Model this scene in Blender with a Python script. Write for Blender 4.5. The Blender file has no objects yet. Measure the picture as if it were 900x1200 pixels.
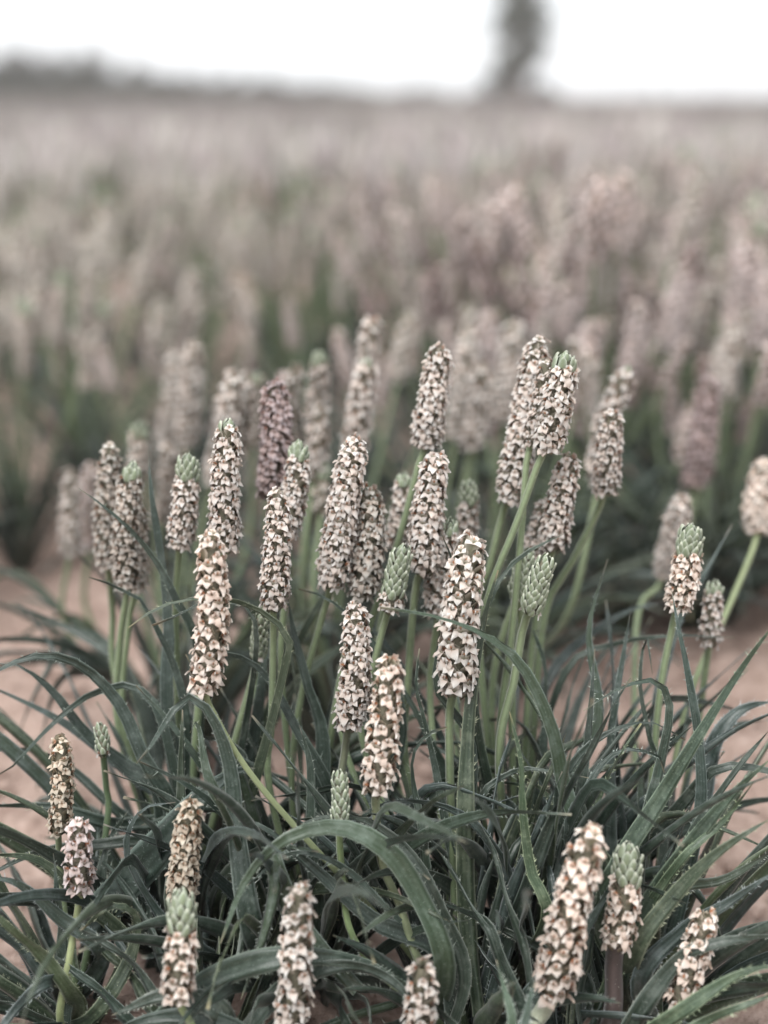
import bpy, math, random
import numpy as np
from mathutils import Vector, Matrix

# ------------------------------------------------------------------ camera, world, sun, exposure
SC = bpy.context.scene
COL = SC.collection
CAM_H, PITCH, FPX = 0.30, math.radians(16.5), 1648.0      # FPX: focal length in pixels of the 900x1200 photograph
cam_d = bpy.data.cameras.new('camera')
cam = bpy.data.objects.new('camera', cam_d); COL.objects.link(cam)
cam.location = (0, 0, CAM_H)
cam.rotation_euler = (math.pi / 2 - PITCH, 0, 0)
cam_d.sensor_fit = 'VERTICAL'; cam_d.sensor_height = 24.0
cam_d.lens = 24.0 * FPX / 1200.0
cam_d.clip_start = 0.01; cam_d.clip_end = 1000
cam_d.dof.use_dof = True
cam_d.dof.focus_distance = 0.463
cam_d.dof.aperture_fstop = 2.65
SC.camera = cam

W = bpy.data.worlds.new('World'); SC.world = W; W.use_nodes = True
wn = W.node_tree; wn.nodes.clear()
SUN_EL, SUN_AZ = math.radians(62), math.radians(215)       # azimuth clockwise from +Y: behind the camera, a little left
sky = wn.nodes.new('ShaderNodeTexSky'); sky.sky_type = 'NISHITA'; sky.sun_disc = False
sky.sun_elevation = SUN_EL; sky.sun_rotation = SUN_AZ; sky.dust_density = 6.0
hs = wn.nodes.new('ShaderNodeHueSaturation'); hs.inputs['Saturation'].default_value = 0.12
mixw = wn.nodes.new('ShaderNodeMixRGB'); mixw.inputs['Fac'].default_value = 0.8     # thin even cloud over the clear sky
mixw.inputs['Color2'].default_value = (9.25, 9.75, 10.1, 1)
bg = wn.nodes.new('ShaderNodeBackground'); bg.inputs['Strength'].default_value = 0.08
wo = wn.nodes.new('ShaderNodeOutputWorld')
wn.links.new(sky.outputs[0], hs.inputs['Color']); wn.links.new(hs.outputs[0], mixw.inputs['Color1'])
wn.links.new(mixw.outputs[0], bg.inputs['Color']); wn.links.new(bg.outputs[0], wo.inputs['Surface'])

sun_d = bpy.data.lights.new('sun', 'SUN'); sun_d.energy = 1.5; sun_d.angle = math.radians(24); sun_d.color = (1.0, 0.98, 0.96)
sun = bpy.data.objects.new('sun', sun_d); COL.objects.link(sun)
sdir = Vector((math.sin(SUN_AZ) * math.cos(SUN_EL), math.cos(SUN_AZ) * math.cos(SUN_EL), math.sin(SUN_EL)))
sun.rotation_euler = sdir.to_track_quat('Z', 'Y').to_euler(); sun.location = sdir * 5

SC.view_settings.view_transform = 'Standard'; SC.view_settings.look = 'None'
SC.view_settings.exposure = 1.03; SC.view_settings.gamma = 1.0
SC.render.engine = 'CYCLES'
SC.cycles.use_denoising = True
SC.cycles.max_bounces = 6; SC.cycles.diffuse_bounces = 2; SC.cycles.transmission_bounces = 3
SC.cycles.volume_bounces = 1; SC.cycles.transparent_max_bounces = 4
SC.cycles.caustics_reflective = False; SC.cycles.caustics_refractive = False

# ------------------------------------------------------------------ helpers
rng = random.Random(7)
nrg = np.random.default_rng(7)
cp, sp = math.cos(PITCH), math.sin(PITCH)
FWD = np.array([0, cp, -sp]); UP = np.array([0, sp, cp]); RIGHT = np.array([1.0, 0, 0])
CAMP = np.array([0, 0, CAM_H])
def D(d):
    """measured depth to metres: the clump is shallower than a first guess made it"""
    return .465 + (d - .465) * .65 if d <= .56 else (.52675 + (d - .56) * 1.3325 if d < .66 else d)
def P(px, py, d):
    """a point d metres into the scene whose place in the photograph was measured as (px, py)"""
    d = D(d)
    return CAMP + d * (FWD + RIGHT * (px - 450) / FPX - UP * (py - 600) / FPX)
def ground_at(px, d):
    """the ground point at depth d (ground is z = 0)"""
    v = (CAM_H / D(d) - sp) / cp
    return P(px, 600 + v * FPX, d)
def nrm(v):
    v = np.asarray(v, float); return v / max(np.linalg.norm(v), 1e-9)
def spline(pts, n):
    """Catmull-Rom through pts, n samples evenly spread by length"""
    p = np.asarray(pts, float)
    if len(p) == 2: p = np.array([p[0], (p[0] + p[1]) / 2, p[1]])
    e = np.vstack([2 * p[0] - p[1], p, 2 * p[-1] - p[-2]])
    out = []
    for i in range(1, len(e) - 2):
        t = np.linspace(0, 1, 14, endpoint=False)[:, None]
        a, b, c, d = e[i - 1], e[i], e[i + 1], e[i + 2]
        out.append(.5 * (2 * b + (c - a) * t + (2 * a - 5 * b + 4 * c - d) * t ** 2 + (3 * b - a - 3 * c + d) * t ** 3))
    q = np.vstack(out + [p[-1:]])
    s = np.concatenate([[0], np.cumsum(np.linalg.norm(np.diff(q, axis=0), axis=1))])
    u = np.linspace(0, s[-1], n)
    return np.stack([np.interp(u, s, q[:, k]) for k in range(3)], 1), s[-1]

def mk_mesh(name, V, T, C, mat, smooth=True):
    V = np.asarray(V, np.float32); T = np.asarray(T, np.int32)
    me = bpy.data.meshes.new(name)
    me.vertices.add(len(V)); me.vertices.foreach_set('co', V.ravel())
    me.loops.add(T.size); me.loops.foreach_set('vertex_index', T.ravel())
    me.polygons.add(len(T)); me.polygons.foreach_set('loop_start', np.arange(0, T.size, 3, dtype=np.int32))
    me.polygons.foreach_set('use_smooth', np.full(len(T), smooth))
    a = me.color_attributes.new('Col', 'FLOAT_COLOR', 'POINT')
    c4 = np.ones((len(V), 4), np.float32); c4[:, :3] = C
    a.data.foreach_set('color', c4.ravel())
    me.materials.append(mat)
    me.update(calc_edges=True)
    return me
def link(name, me, parent=None, loc=(0, 0, 0), kind=None, color=None):
    o = bpy.data.objects.new(name, me); COL.objects.link(o)
    o.location = Vector([float(x) for x in loc]); o.parent = parent
    if kind: o['kind'] = kind
    if color is not None: o.color = (*color, 1)
    return o
def tag(o, label, cat, group=None):
    o['label'] = label; o['category'] = cat
    if group: o['group'] = group
    return o
class Geo:
    def __init__(s): s.V, s.T, s.C, s.n = [], [], [], 0
    def add(s, V, T, C):
        V = np.asarray(V, float); C = np.asarray(C, float)
        if C.ndim == 1: C = np.repeat(C[None], len(V), 0)
        s.V.append(V); s.T.append(np.asarray(T) + s.n); s.C.append(C); s.n += len(V)
    def arrays(s): return np.vstack(s.V), np.vstack(s.T), np.vstack(s.C)
    def mesh(s, name, mat, smooth=True, origin=None):
        V, T, C = s.arrays()
        if origin is not None: V = V - np.asarray(origin)
        return mk_mesh(name, V, T, C, mat, smooth)
def ring_tris(nr, nc, closed=True):
    """triangles of nr rings of nc points"""
    T = []
    m = nc if closed else nc - 1
    for i in range(nr - 1):
        for j in range(m):
            a, b = i * nc + j, i * nc + (j + 1) % nc
            T += [(a, b, b + nc), (a, b + nc, a + nc)]
    return np.array(T)

# ------------------------------------------------------------------ materials
def new_mat(name):
    m = bpy.data.materials.new(name); m.use_nodes = True
    nt = m.node_tree; nt.nodes.clear()
    out = nt.nodes.new('ShaderNodeOutputMaterial')
    return m, nt, out
def N(nt, t, **kw):
    n = nt.nodes.new(t)
    for k, v in kw.items():
        if k in n.inputs.keys(): n.inputs[k].default_value = v
        else: setattr(n, k, v)
    return n
def ramp(nt, stops, src):
    r = nt.nodes.new('ShaderNodeValToRGB'); e = r.color_ramp.elements
    while len(e) < len(stops): e.new(.5)
    for el, (p, c) in zip(e, stops):
        el.position = p; el.color = (*c, 1) if len(c) == 3 else c
    nt.links.new(src, r.inputs[0]); return r
def mth(nt, op, a, b=None, clamp=False):
    n = nt.nodes.new('ShaderNodeMath'); n.operation = op; n.use_clamp = clamp
    for i, x in enumerate((a, b)):
        if x is None: continue
        if isinstance(x, (int, float)): n.inputs[i].default_value = x
        else: nt.links.new(x, n.inputs[i])
    return n.outputs[0]
def mix(nt, f, a, b, mode='MIX'):
    n = nt.nodes.new('ShaderNodeMixRGB'); n.blend_type = mode
    for i, x in enumerate((f, a, b)):
        if isinstance(x, (int, float)): n.inputs[i].default_value = x
        elif isinstance(x, tuple): n.inputs[i].default_value = (*x, 1)
        else: nt.links.new(x, n.inputs[i])
    return n.outputs[0]

def leaf_material():
    m, nt, out = new_mat('leaf'); L = nt.links.new
    at = N(nt, 'ShaderNodeAttribute', attribute_name='Col')
    se = nt.nodes.new('ShaderNodeSeparateColor'); L(at.outputs['Color'], se.inputs[0])
    u = mth(nt, 'ABSOLUTE', mth(nt, 'SUBTRACT', mth(nt, 'MULTIPLY', se.outputs[0], 2.0), 1.0))
    t, hair = se.outputs[1], se.outputs[2]
    oi = nt.nodes.new('ShaderNodeObjectInfo')
    tc = nt.nodes.new('ShaderNodeTexCoord')
    n1 = N(nt, 'ShaderNodeTexNoise', Scale=60.0, Detail=4.0); L(tc.outputs['Object'], n1.inputs['Vector'])
    n2 = N(nt, 'ShaderNodeTexNoise', Scale=900.0, Detail=3.0, Roughness=.7); L(tc.outputs['Object'], n2.inputs['Vector'])
    n3 = N(nt, 'ShaderNodeTexNoise', Scale=2600.0, Detail=2.0); L(tc.outputs['Object'], n3.inputs['Vector'])
    base = ramp(nt, [(0, (.011, .020, .013)), (.45, (.016, .028, .018)), (.8, (.027, .041, .030)), (1, (.032, .050, .022))], oi.outputs['Random']).outputs[0]
    c = mix(nt, mth(nt, 'MULTIPLY', ramp(nt, [(.35, (0, 0, 0)), (.75, (1, 1, 1))], n1.outputs[0]).outputs[0], .34), base, (.060, .086, .066))
    # long parallel veins
    vein = mth(nt, 'SINE', mth(nt, 'MULTIPLY', mth(nt, 'ADD', se.outputs[0], mth(nt, 'MULTIPLY', n1.outputs[0], .12)), 25.0))
    c = mix(nt, mth(nt, 'MULTIPLY', mth(nt, 'ADD', vein, 1.0), .07), c, (.12, .155, .125))
    # pale hair nap and dust specks
    n4 = N(nt, 'ShaderNodeTexNoise', Scale=230.0, Detail=3.0); L(tc.outputs['Object'], n4.inputs['Vector'])
    c = mix(nt, mth(nt, 'MULTIPLY', ramp(nt, [(.50, (0, 0, 0)), (.68, (1, 1, 1))], n4.outputs[0]).outputs[0], .22), c, (.20, .235, .205))
    nap = ramp(nt, [(.58, (0, 0, 0)), (.72, (1, 1, 1))], n2.outputs[0]).outputs[0]
    c = mix(nt, mth(nt, 'MULTIPLY', nap, .34), c, (.26, .30, .265))
    sp_ = ramp(nt, [(.70, (0, 0, 0)), (.76, (1, 1, 1))], n3.outputs[0]).outputs[0]
    c = mix(nt, mth(nt, 'MULTIPLY', sp_, .5), c, (.50, .52, .46))
    # pale margin
    mg = ramp(nt, [(.80, (0, 0, 0)), (1.0, (1, 1, 1))], u).outputs[0]
    c = mix(nt, mth(nt, 'MULTIPLY', mg, .46), c, (.36, .41, .36))
    # dry tips
    tip = ramp(nt, [(.965, (0, 0, 0)), (.995, (1, 1, 1))], t).outputs[0]
    c = mix(nt, mth(nt, 'MULTIPLY', tip, .5), c, (.34, .28, .19))
    c = mix(nt, hair, c, (.42, .46, .40))
    c = mix(nt, 1.0, c, oi.outputs['Color'], 'MULTIPLY')
    b = N(nt, 'ShaderNodeBsdfPrincipled', Roughness=.42)
    b.inputs['Specular IOR Level'].default_value = .5
    b.inputs['Sheen Weight'].default_value = .12; b.inputs['Sheen Roughness'].default_value = .4
    L(c, b.inputs['Base Color'])
    h = mth(nt, 'ADD', mth(nt, 'MULTIPLY', vein, .10), n2.outputs[0])
    bp = N(nt, 'ShaderNodeBump', Strength=.35, Distance=.0004); L(h, bp.inputs['Height']); L(bp.outputs[0], b.inputs['Normal'])
    tr = nt.nodes.new('ShaderNodeBsdfTranslucent'); L(mix(nt, .6, c, (.08, .14, .04)), tr.inputs[0])
    mx = nt.nodes.new('ShaderNodeMixShader'); mx.inputs[0].default_value = .09
    L(b.outputs[0], mx.inputs[1]); L(tr.outputs[0], mx.inputs[2]); L(mx.outputs[0], out.inputs[0])
    return m
def attr_material(name, rough, transl, nscale, namt, bump=.3, sheen=0.0):
    """vertex colour times the object's own tint, with fine mottling"""
    m, nt, out = new_mat(name); L = nt.links.new
    at = N(nt, 'ShaderNodeAttribute', attribute_name='Col')
    oi = nt.nodes.new('ShaderNodeObjectInfo'); tc = nt.nodes.new('ShaderNodeTexCoord')
    n1 = N(nt, 'ShaderNodeTexNoise', Scale=nscale, Detail=4.0, Roughness=.65); L(tc.outputs['Object'], n1.inputs['Vector'])
    c = mix(nt, 1.0, at.outputs['Color'], oi.outputs['Color'], 'MULTIPLY')
    v = mth(nt, 'ADD', mth(nt, 'MULTIPLY', mth(nt, 'SUBTRACT', n1.outputs[0], .5), namt), 1.0)
    rv = mth(nt, 'ADD', mth(nt, 'MULTIPLY', oi.outputs['Random'], .2), .9)
    vm = nt.nodes.new('ShaderNodeVectorMath'); vm.operation = 'SCALE'
    L(c, vm.inputs[0]); L(mth(nt, 'MULTIPLY', v, rv), vm.inputs['Scale'])
    b = N(nt, 'ShaderNodeBsdfPrincipled', Roughness=rough); b.inputs['Specular IOR Level'].default_value = .3
    b.inputs['Sheen Weight'].default_value = sheen
    L(vm.outputs[0], b.inputs['Base Color'])
    bp = N(nt, 'ShaderNodeBump', Strength=bump, Distance=.0003); L(n1.outputs[0], bp.inputs['Height']); L(bp.outputs[0], b.inputs['Normal'])
    if transl:
        tr = nt.nodes.new('ShaderNodeBsdfTranslucent'); L(vm.outputs[0], tr.inputs[0])
        mx = nt.nodes.new('ShaderNodeMixShader'); mx.inputs[0].default_value = transl
        L(b.outputs[0], mx.inputs[1]); L(tr.outputs[0], mx.inputs[2]); L(mx.outputs[0], out.inputs[0])
    else: L(b.outputs[0], out.inputs[0])
    return m
def soil_material():
    m, nt, out = new_mat('soil'); L = nt.links.new
    tc = nt.nodes.new('ShaderNodeTexCoord')
    n1 = N(nt, 'ShaderNodeTexNoise', Scale=9.0, Detail=5.0); L(tc.outputs['Object'], n1.inputs['Vector'])
    n2 = N(nt, 'ShaderNodeTexNoise', Scale=105.0, Detail=7.0, Roughness=.75); L(tc.outputs['Object'], n2.inputs['Vector'])
    v = N(nt, 'ShaderNodeTexVoronoi', Scale=700.0); L(tc.outputs['Object'], v.inputs['Vector'])
    c = ramp(nt, [(.3, (.35, .245, .200)), (.55, (.43, .310, .258)), (.8, (.52, .385, .325))], n1.outputs[0]).outputs[0]
    c = mix(nt, .72, c, ramp(nt, [(.36, (.20, .135, .11)), (.5, (.44, .325, .275)), (.66, (.60, .46, .40))], n2.outputs[0]).outputs[0])
    g = ramp(nt, [(0, (.62, .62, .62)), (.35, (1, 1, 1))], v.outputs['Distance']).outputs[0]
    c = mix(nt, .5, c, g, 'MULTIPLY')
    b = N(nt, 'ShaderNodeBsdfPrincipled', Roughness=.95); b.inputs['Specular IOR Level'].default_value = .15
    L(c, b.inputs['Base Color'])
    bp = N(nt, 'ShaderNodeBump', Strength=.9, Distance=.004); L(n2.outputs[0], bp.inputs['Height'])
    bp2 = N(nt, 'ShaderNodeBump', Strength=.5, Distance=.0008); L(v.outputs['Distance'], bp2.inputs['Height']); L(bp.outputs[0], bp2.inputs['Normal'])
    L(bp2.outputs[0], b.inputs['Normal']); L(b.outputs[0], out.inputs[0])
    return m
M_LEAF = leaf_material()
M_FLOR = attr_material('dry_petal', .75, .22, 900.0, .5, .35)
M_BUD = attr_material('green_bud', .6, .12, 700.0, .5, .4, .15)
M_STALK = attr_material('stalk', .55, .0, 500.0, .6, .4, .2)
M_SOIL = soil_material()
M_FAR = attr_material('far_crop', .8, .1, 90.0, .4, 0.1)
M_BARK = attr_material('bark', .9, 0, 14.0, .8, .8)
M_TREE = attr_material('tree_leaf', .7, .15, 8.0, .5, .1)

# ------------------------------------------------------------------ ground
def fbm(x, y, seed, octs):
    r = np.random.default_rng(seed); z = 0 * x
    for f, a in octs:
        for _ in range(5):
            th, ph = r.uniform(0, 6.283, 2); k = f * r.uniform(.7, 1.4)
            z = z + a * np.sin((x * np.cos(th) + y * np.sin(th)) * k + ph)
    return z
def ground_h(x, y):
    x = np.asarray(x, float); y = np.asarray(y, float)
    near = np.clip((3.2 - y) / .8, 0, 1)
    ridge = .022 * np.exp(-((x - .30) / .10) ** 2 - ((y - .66) / .10) ** 2)      # heaped soil at the right of the clump
    return near * (fbm(x, y, 3, [(9, .0025), (28, .0012), (75, .0006)]) + ridge)
def lumps(x, y):
    return fbm(x, y, 11, [(90, .0010), (220, .0007), (480, .0004)])
nx, ny = 460, 560
gx = np.linspace(-1.0, 1.0, nx); gy = np.concatenate([np.linspace(.12, 1.0, 420), 1.0 + 2.3 * np.linspace(0, 1, 141)[1:] ** 1.4])
X, Y = np.meshgrid(gx, gy); Z = ground_h(X, Y) + lumps(X, Y) * np.clip((1.3 - Y) / .3, 0, 1)
V = np.stack([X, Y, Z], -1).reshape(-1, 3)
link('soil_bed', mk_mesh('soil_bed', V, ring_tris(len(gy), nx, False)[:, ::-1] if False else ring_tris(len(gy), nx, False), np.full((len(V), 3), 1.0), M_SOIL), kind='structure')
gs = 130.0
link('ground', mk_mesh('ground', [(-gs, -10, -.014), (gs, -10, -.014), (gs, gs, -.014), (-gs, gs, -.014)], [(0, 1, 2), (0, 2, 3)], np.ones((4, 3)), M_SOIL), kind='structure')
# crumbs of soil lying on the bed
ico_V = []; ph = (1 + 5 ** .5) / 2
for a, b in ((1, ph), (-1, ph), (1, -ph), (-1, -ph)): ico_V += [(0, a, b), (a, b, 0), (b, 0, a)]
ico_V = np.array(ico_V, float) / math.sqrt(1 + ph * ph)
ico_T = []
for i in range(12):
    for j in range(i + 1, 12):
        for k in range(j + 1, 12):
            dd = [np.linalg.norm(ico_V[a] - ico_V[b]) for a, b in ((i, j), (j, k), (i, k))]
            if max(dd) < 1.2:
                nn = np.cross(ico_V[j] - ico_V[i], ico_V[k] - ico_V[i])
                ico_T.append((i, j, k) if nn @ ico_V[i] > 0 else (i, k, j))
g = Geo()
for _ in range(5200):
    x, y = rng.uniform(-.5, .5), rng.uniform(.3, 1.0)
    s = .0008 + .0042 * rng.random() ** 3 + (.005 * rng.random() if rng.random() < .03 else 0)
    vv = ico_V * np.array([rng.uniform(.7, 1.3), rng.uniform(.7, 1.3), rng.uniform(.5, .9)]) * (1 + .25 * nrg.standard_normal((12, 1)))
    g.add(vv * s + np.array([x, y, float(ground_h(x, y)) + s * .3]), ico_T, np.ones(3) * rng.uniform(.8, 1.1))
link('soil_crumb_cover', g.mesh('soil_crumbs', M_SOIL, False), kind='stuff').update_tag()
bpy.data.objects['soil_crumb_cover']['label'] = 'small crumbs of pinkish dry soil scattered on the ground'
bpy.data.objects['soil_crumb_cover']['category'] = 'soil'

# ------------------------------------------------------------------ plant pieces
def leaf_geo(pts, width, normal, twist=0.0, cup=.35, thick=.00055, n=26, hairs=130, seed=0, lod=5, wave=.0006):
    """strap leaf along pts (base to tip); normal is a vector or a per-point array the blade faces"""
    r = np.random.default_rng(seed)
    c, ln = spline(pts, n)
    tan = np.gradient(c, axis=0); tan /= np.linalg.norm(tan, axis=1)[:, None]
    nv = np.broadcast_to(np.asarray(normal, float), c.shape)
    side = np.cross(tan, nv); side /= np.maximum(np.linalg.norm(side, axis=1)[:, None], 1e-6)
    for i in range(1, n):
        if side[i] @ side[i - 1] < 0: side[i] = -side[i]
    nor = np.cross(side, tan)
    t = np.linspace(0, 1, n)
    a0 = r.uniform(-.15, .15)
    ang = a0 + twist * (t - .3) + .12 * np.sin(t * r.uniform(4, 9) + r.uniform(0, 6))
    ca, sa = np.cos(ang)[:, None], np.sin(ang)[:, None]
    side, nor = side * ca + nor * sa, nor * ca - side * sa
    w = width * .56 * np.minimum(1, .62 + t * 1.1) * np.clip(1 - t ** 1.9, 0, 1) ** .95 + .00012
    w = w * (1 + .05 * np.sin(t * r.uniform(8, 16) + r.uniform(0, 6)))
    c = c + nor * (wave * np.sin(t * r.uniform(10, 18)))[:, None]
    us = np.linspace(-1, 1, lod)
    rings, cols = [], []
    for u in us:                                                     # upper face
        rings.append(c + side * (u * w)[:, None] + nor * (cup * abs(u) ** 1.6 * w + wave * .9 * u * np.sin(t * 23 + a0 * 30))[:, None])
        cols.append(np.stack([np.full(n, (u + 1) / 2), t, 0 * t], 1))
    for u in us[-2:0:-1]:                                            # lower face
        rings.append(c + side * (u * w)[:, None] + nor * (cup * abs(u) ** 1.6 * w + wave * .9 * u * np.sin(t * 23 + a0 * 30) - thick * (1 - u * u) * np.minimum(1, w / .002))[:, None])
        cols.append(np.stack([np.full(n, (u + 1) / 2), t, 0 * t], 1))
    nc = len(rings)
    G = Geo()
    V = np.stack(rings, 1).reshape(-1, 3); C = np.stack(cols, 1).reshape(-1, 3)
    G.add(V, ring_tris(n, nc), C)
    if hairs:
        k = r.integers(1, n - 2, hairs); f = r.random(hairs)[:, None]
        sg = r.choice([-1, 1], hairs)[:, None]
        cc = c[k] * (1 - f) + c[k + 1] * f; ww = (w[k][:, None] * (1 - f) + w[k + 1][:, None] * f)
        e = cc + side[k] * sg * ww + nor[k] * cup * ww
        dirv = side[k] * sg * r.uniform(.2, 1, (hairs, 1)) + tan[k] * r.uniform(.2, 1.2, (hairs, 1)) + nor[k] * r.uniform(-.3, .7, (hairs, 1))
        dirv /= np.linalg.norm(dirv, axis=1)[:, None]
        hl = r.uniform(.0004, .0014, (hairs, 1)); hl[r.random(hairs) < .07] *= 2.2
        hw = tan[k] * r.uniform(.00008, .00018, (hairs, 1))
        HV = np.stack([e - hw, e + hw, e + dirv * hl], 1).reshape(-1, 3)
        G.add(HV, np.arange(hairs * 3).reshape(-1, 3), np.tile([.5, .5, .8], (hairs * 3, 1)))
    return G, c
def stalk_geo(pts, r0, r1, col0, col1, n=22, nc=8, hairs=90, seed=0):
    r = np.random.default_rng(seed)
    c, ln = spline(pts, n)
    tan = np.gradient(c, axis=0); tan /= np.linalg.norm(tan, axis=1)[:, None]
    a = np.cross(tan, [0.3, 1, .1]); a /= np.linalg.norm(a, axis=1)[:, None]; b = np.cross(tan, a)
    t = np.linspace(0, 1, n); rad = r0 + (r1 - r0) * t
    th = np.arange(nc) / nc * 6.2832
    rib = 1 + .10 * np.cos(th * 4)
    V = c[:, None] + rad[:, None, None] * rib[None, :, None] * (a[:, None] * np.cos(th)[None, :, None] + b[:, None] * np.sin(th)[None, :, None])
    C = np.repeat((np.outer(1 - t, col0) + np.outer(t, col1))[:, None], nc, 1) * (1 + .10 * np.cos(th * 4))[None, :, None]
    G = Geo(); G.add(V.reshape(-1, 3), ring_tris(n, nc), C.reshape(-1, 3))
    if hairs:
        k = r.integers(0, n - 1, hairs); f = r.random(hairs)[:, None]; q = r.uniform(0, 6.283, hairs)[:, None]
        o = a[k] * np.cos(q) + b[k] * np.sin(q)
        e = c[k] * (1 - f) + c[k + 1] * f + o * rad[k][:, None] * .95
        dv = o + tan[k] * r.uniform(-.2, 1.1, (hairs, 1)); dv /= np.linalg.norm(dv, axis=1)[:, None]
        hw = tan[k] * .00007
        HV = np.stack([e - hw, e + hw, e + dv * r.uniform(.0004, .0012, (hairs, 1))], 1).reshape(-1, 3)
        G.add(HV, np.arange(hairs * 3).reshape(-1, 3), np.tile([.50, .52, .42], (hairs * 3, 1)))
    return G
def lobe(att, e, out_, ln, wd, y0, curl, c0, c1, c2, nt_=4, nu=3, r=None):
    """one papery petal: att base point, e direction in the face plane, out_ outward axis"""
    sd = np.cross(e, out_)
    V, C = [], []
    for i in range(nt_):
        t = i / (nt_ - 1)
        w = wd * (.42, 1.0, .66, .05)[i] if nt_ == 4 else wd * (.5, 1, .12)[i]
        yy = y0 * math.sin(t * 2.2) - curl * t * t
        for j in range(nu):
            u = j / (nu - 1) * 2 - 1
            V.append(att + e * ln * t + sd * u * w + out_ * (yy - .14 * ln * u * u))
            c = np.array(c0) * max(0, 1 - t * 2.6) + np.array(c1) * max(0, 1 - abs(t - .45) / .42) + np.array(c2) * max(0, (t - .45) / .55)
            k = max(0, 1 - t * 2.6) + max(0, 1 - abs(t - .45) / .42) + max(0, (t - .45) / .55)
            C.append(c / max(k, .2))
    return np.array(V), ring_tris(nt_, nu, False), np.array(C)
EX, EY, EZ = np.eye(3)
def floret_arrays(seed, low=False):
    """a dry plantain floret, unit size: X tangent, Y outward, Z along the spike"""
    r = np.random.default_rng(seed); G = Geo()
    att = np.array([0, .46, .16]) + r.normal(0, .03, 3)
    o = nrm(EY + EZ * r.uniform(-.05, .35) + EX * r.normal(0, .12))
    rose = np.array((.36, .165, .095)) * r.uniform(.75, 1.25); mid = np.array((.655, .59, .55)) * r.uniform(.9, 1.06); edge = np.array((.80, .79, .775))
    warm = np.array((.64, .40, .26))
    spin = r.normal(0, .16)
    for q, (a, ln, wd, cu) in enumerate(((-1.0, .72, .29, .02), (-2.14, .72, .29, .02), (.55, .40, .24, .05), (2.6, .40, .24, .05))):
        if low and q == 3: continue
        a += spin + r.normal(0, .15); ln *= r.uniform(.80, 1.18)
        e = EX * math.cos(a) + EZ * math.sin(a); e = e - o * (e @ o); e /= np.linalg.norm(e)
        e = nrm(e + o * (r.uniform(-.05, .6) if q < 2 else r.uniform(.1, 1.1)))
        oo = nrm(o - e * (o @ e))
        ed = edge if r.random() < .72 else edge * .6 + warm * .4
        G.add(*lobe(att, e, oo, ln, wd * r.uniform(.75, 1.2), .16 + r.uniform(-.05, .12), cu + r.uniform(-.12, .22), rose, mid, ed, 3 if low else 4))
    if not low:                                                     # ripening capsule at the throat
        th = np.arange(5) / 5 * 6.283
        b0 = att[None] - o * .08 + .14 * (EX[None] * np.cos(th)[:, None] + EZ[None] * np.sin(th)[:, None])
        tip = att + o * r.uniform(.14, .32) + EZ * .05
        G.add(np.vstack([b0, tip]), [(i, (i + 1) % 5, 5) for i in range(5)], np.vstack([np.tile(rose * .75, (5, 1)), [(.60, .30, .16)]]))
    # keeled bract below, green-brown keel and papery margin
    V, C = [], []
    for i, (t, w) in enumerate(((0, .24), (.45, .46), (.8, .36), (1, .05))):
        for u in (-1, 0, 1):
            V.append(np.array([u * w, .08 + .58 * t, -.40 + .46 * t + .12 * u * u + (-.08 if u == 0 else 0)]))
            C.append((.19, .19, .125) if u == 0 else (.50, .465, .41))
    G.add(V, ring_tris(4, 3, False), C)
    # two sepals hugging the throat from above
    for sg in (-1, 1):
        V = [np.array([sg * .05, .1, -.05]), np.array([sg * .38, .30, .10]), np.array([sg * .10, .44, .42 + r.normal(0, .04)]), np.array([sg * .02, .30, .20])]
        G.add(V, [(0, 1, 3), (3, 1, 2)], [(.17, .17, .11), (.50, .46, .39), (.52, .47, .40), (.20, .19, .12)])
    return G.arrays()
def scale_arrays(seed):
    """a closed green bud scale, unit size"""
    r = np.random.default_rng(seed); V, C = [], []
    tipx = r.normal(0, .05); lift = r.uniform(0, .16)
    for i, (t, w, y) in enumerate(((0, .34, .26), (.32, .46, .50), (.66, .34, .56 + lift * .5), (.9, .13, .54 + lift), (1, .02, .50 + lift))):
        for u in (-1, -.5, 0, .5, 1):
            V.append(np.array([u * w + tipx * t, y - .30 * u * u * (.9 - .4 * t) + (.05 if u == 0 else 0), -.50 + 1.2 * t]))
            c = np.array((.205, .245, .150)) if u == 0 else np.array((.245, .285, .200)) if abs(u) < .6 else np.array((.43, .48, .38))
            if t > .85: c = np.array((.50, .52, .42))
            C.append(c * r.uniform(.88, 1.12))
    return np.array(V), ring_tris(5, 5, False), np.array(C)
FLOR = [floret_arrays(100 + i) for i in range(8)]
FLOR_LOW = [floret_arrays(200 + i, True) for i in range(5)]
SCALE = [scale_arrays(300 + i) for i in range(4)]
FLOR_ME = [mk_mesh('floret', v, t, c, M_FLOR) for v, t, c in FLOR]
SCALE_ME = [mk_mesh('bud_scale', v, t, c, M_BUD) for v, t, c in SCALE]

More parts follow.
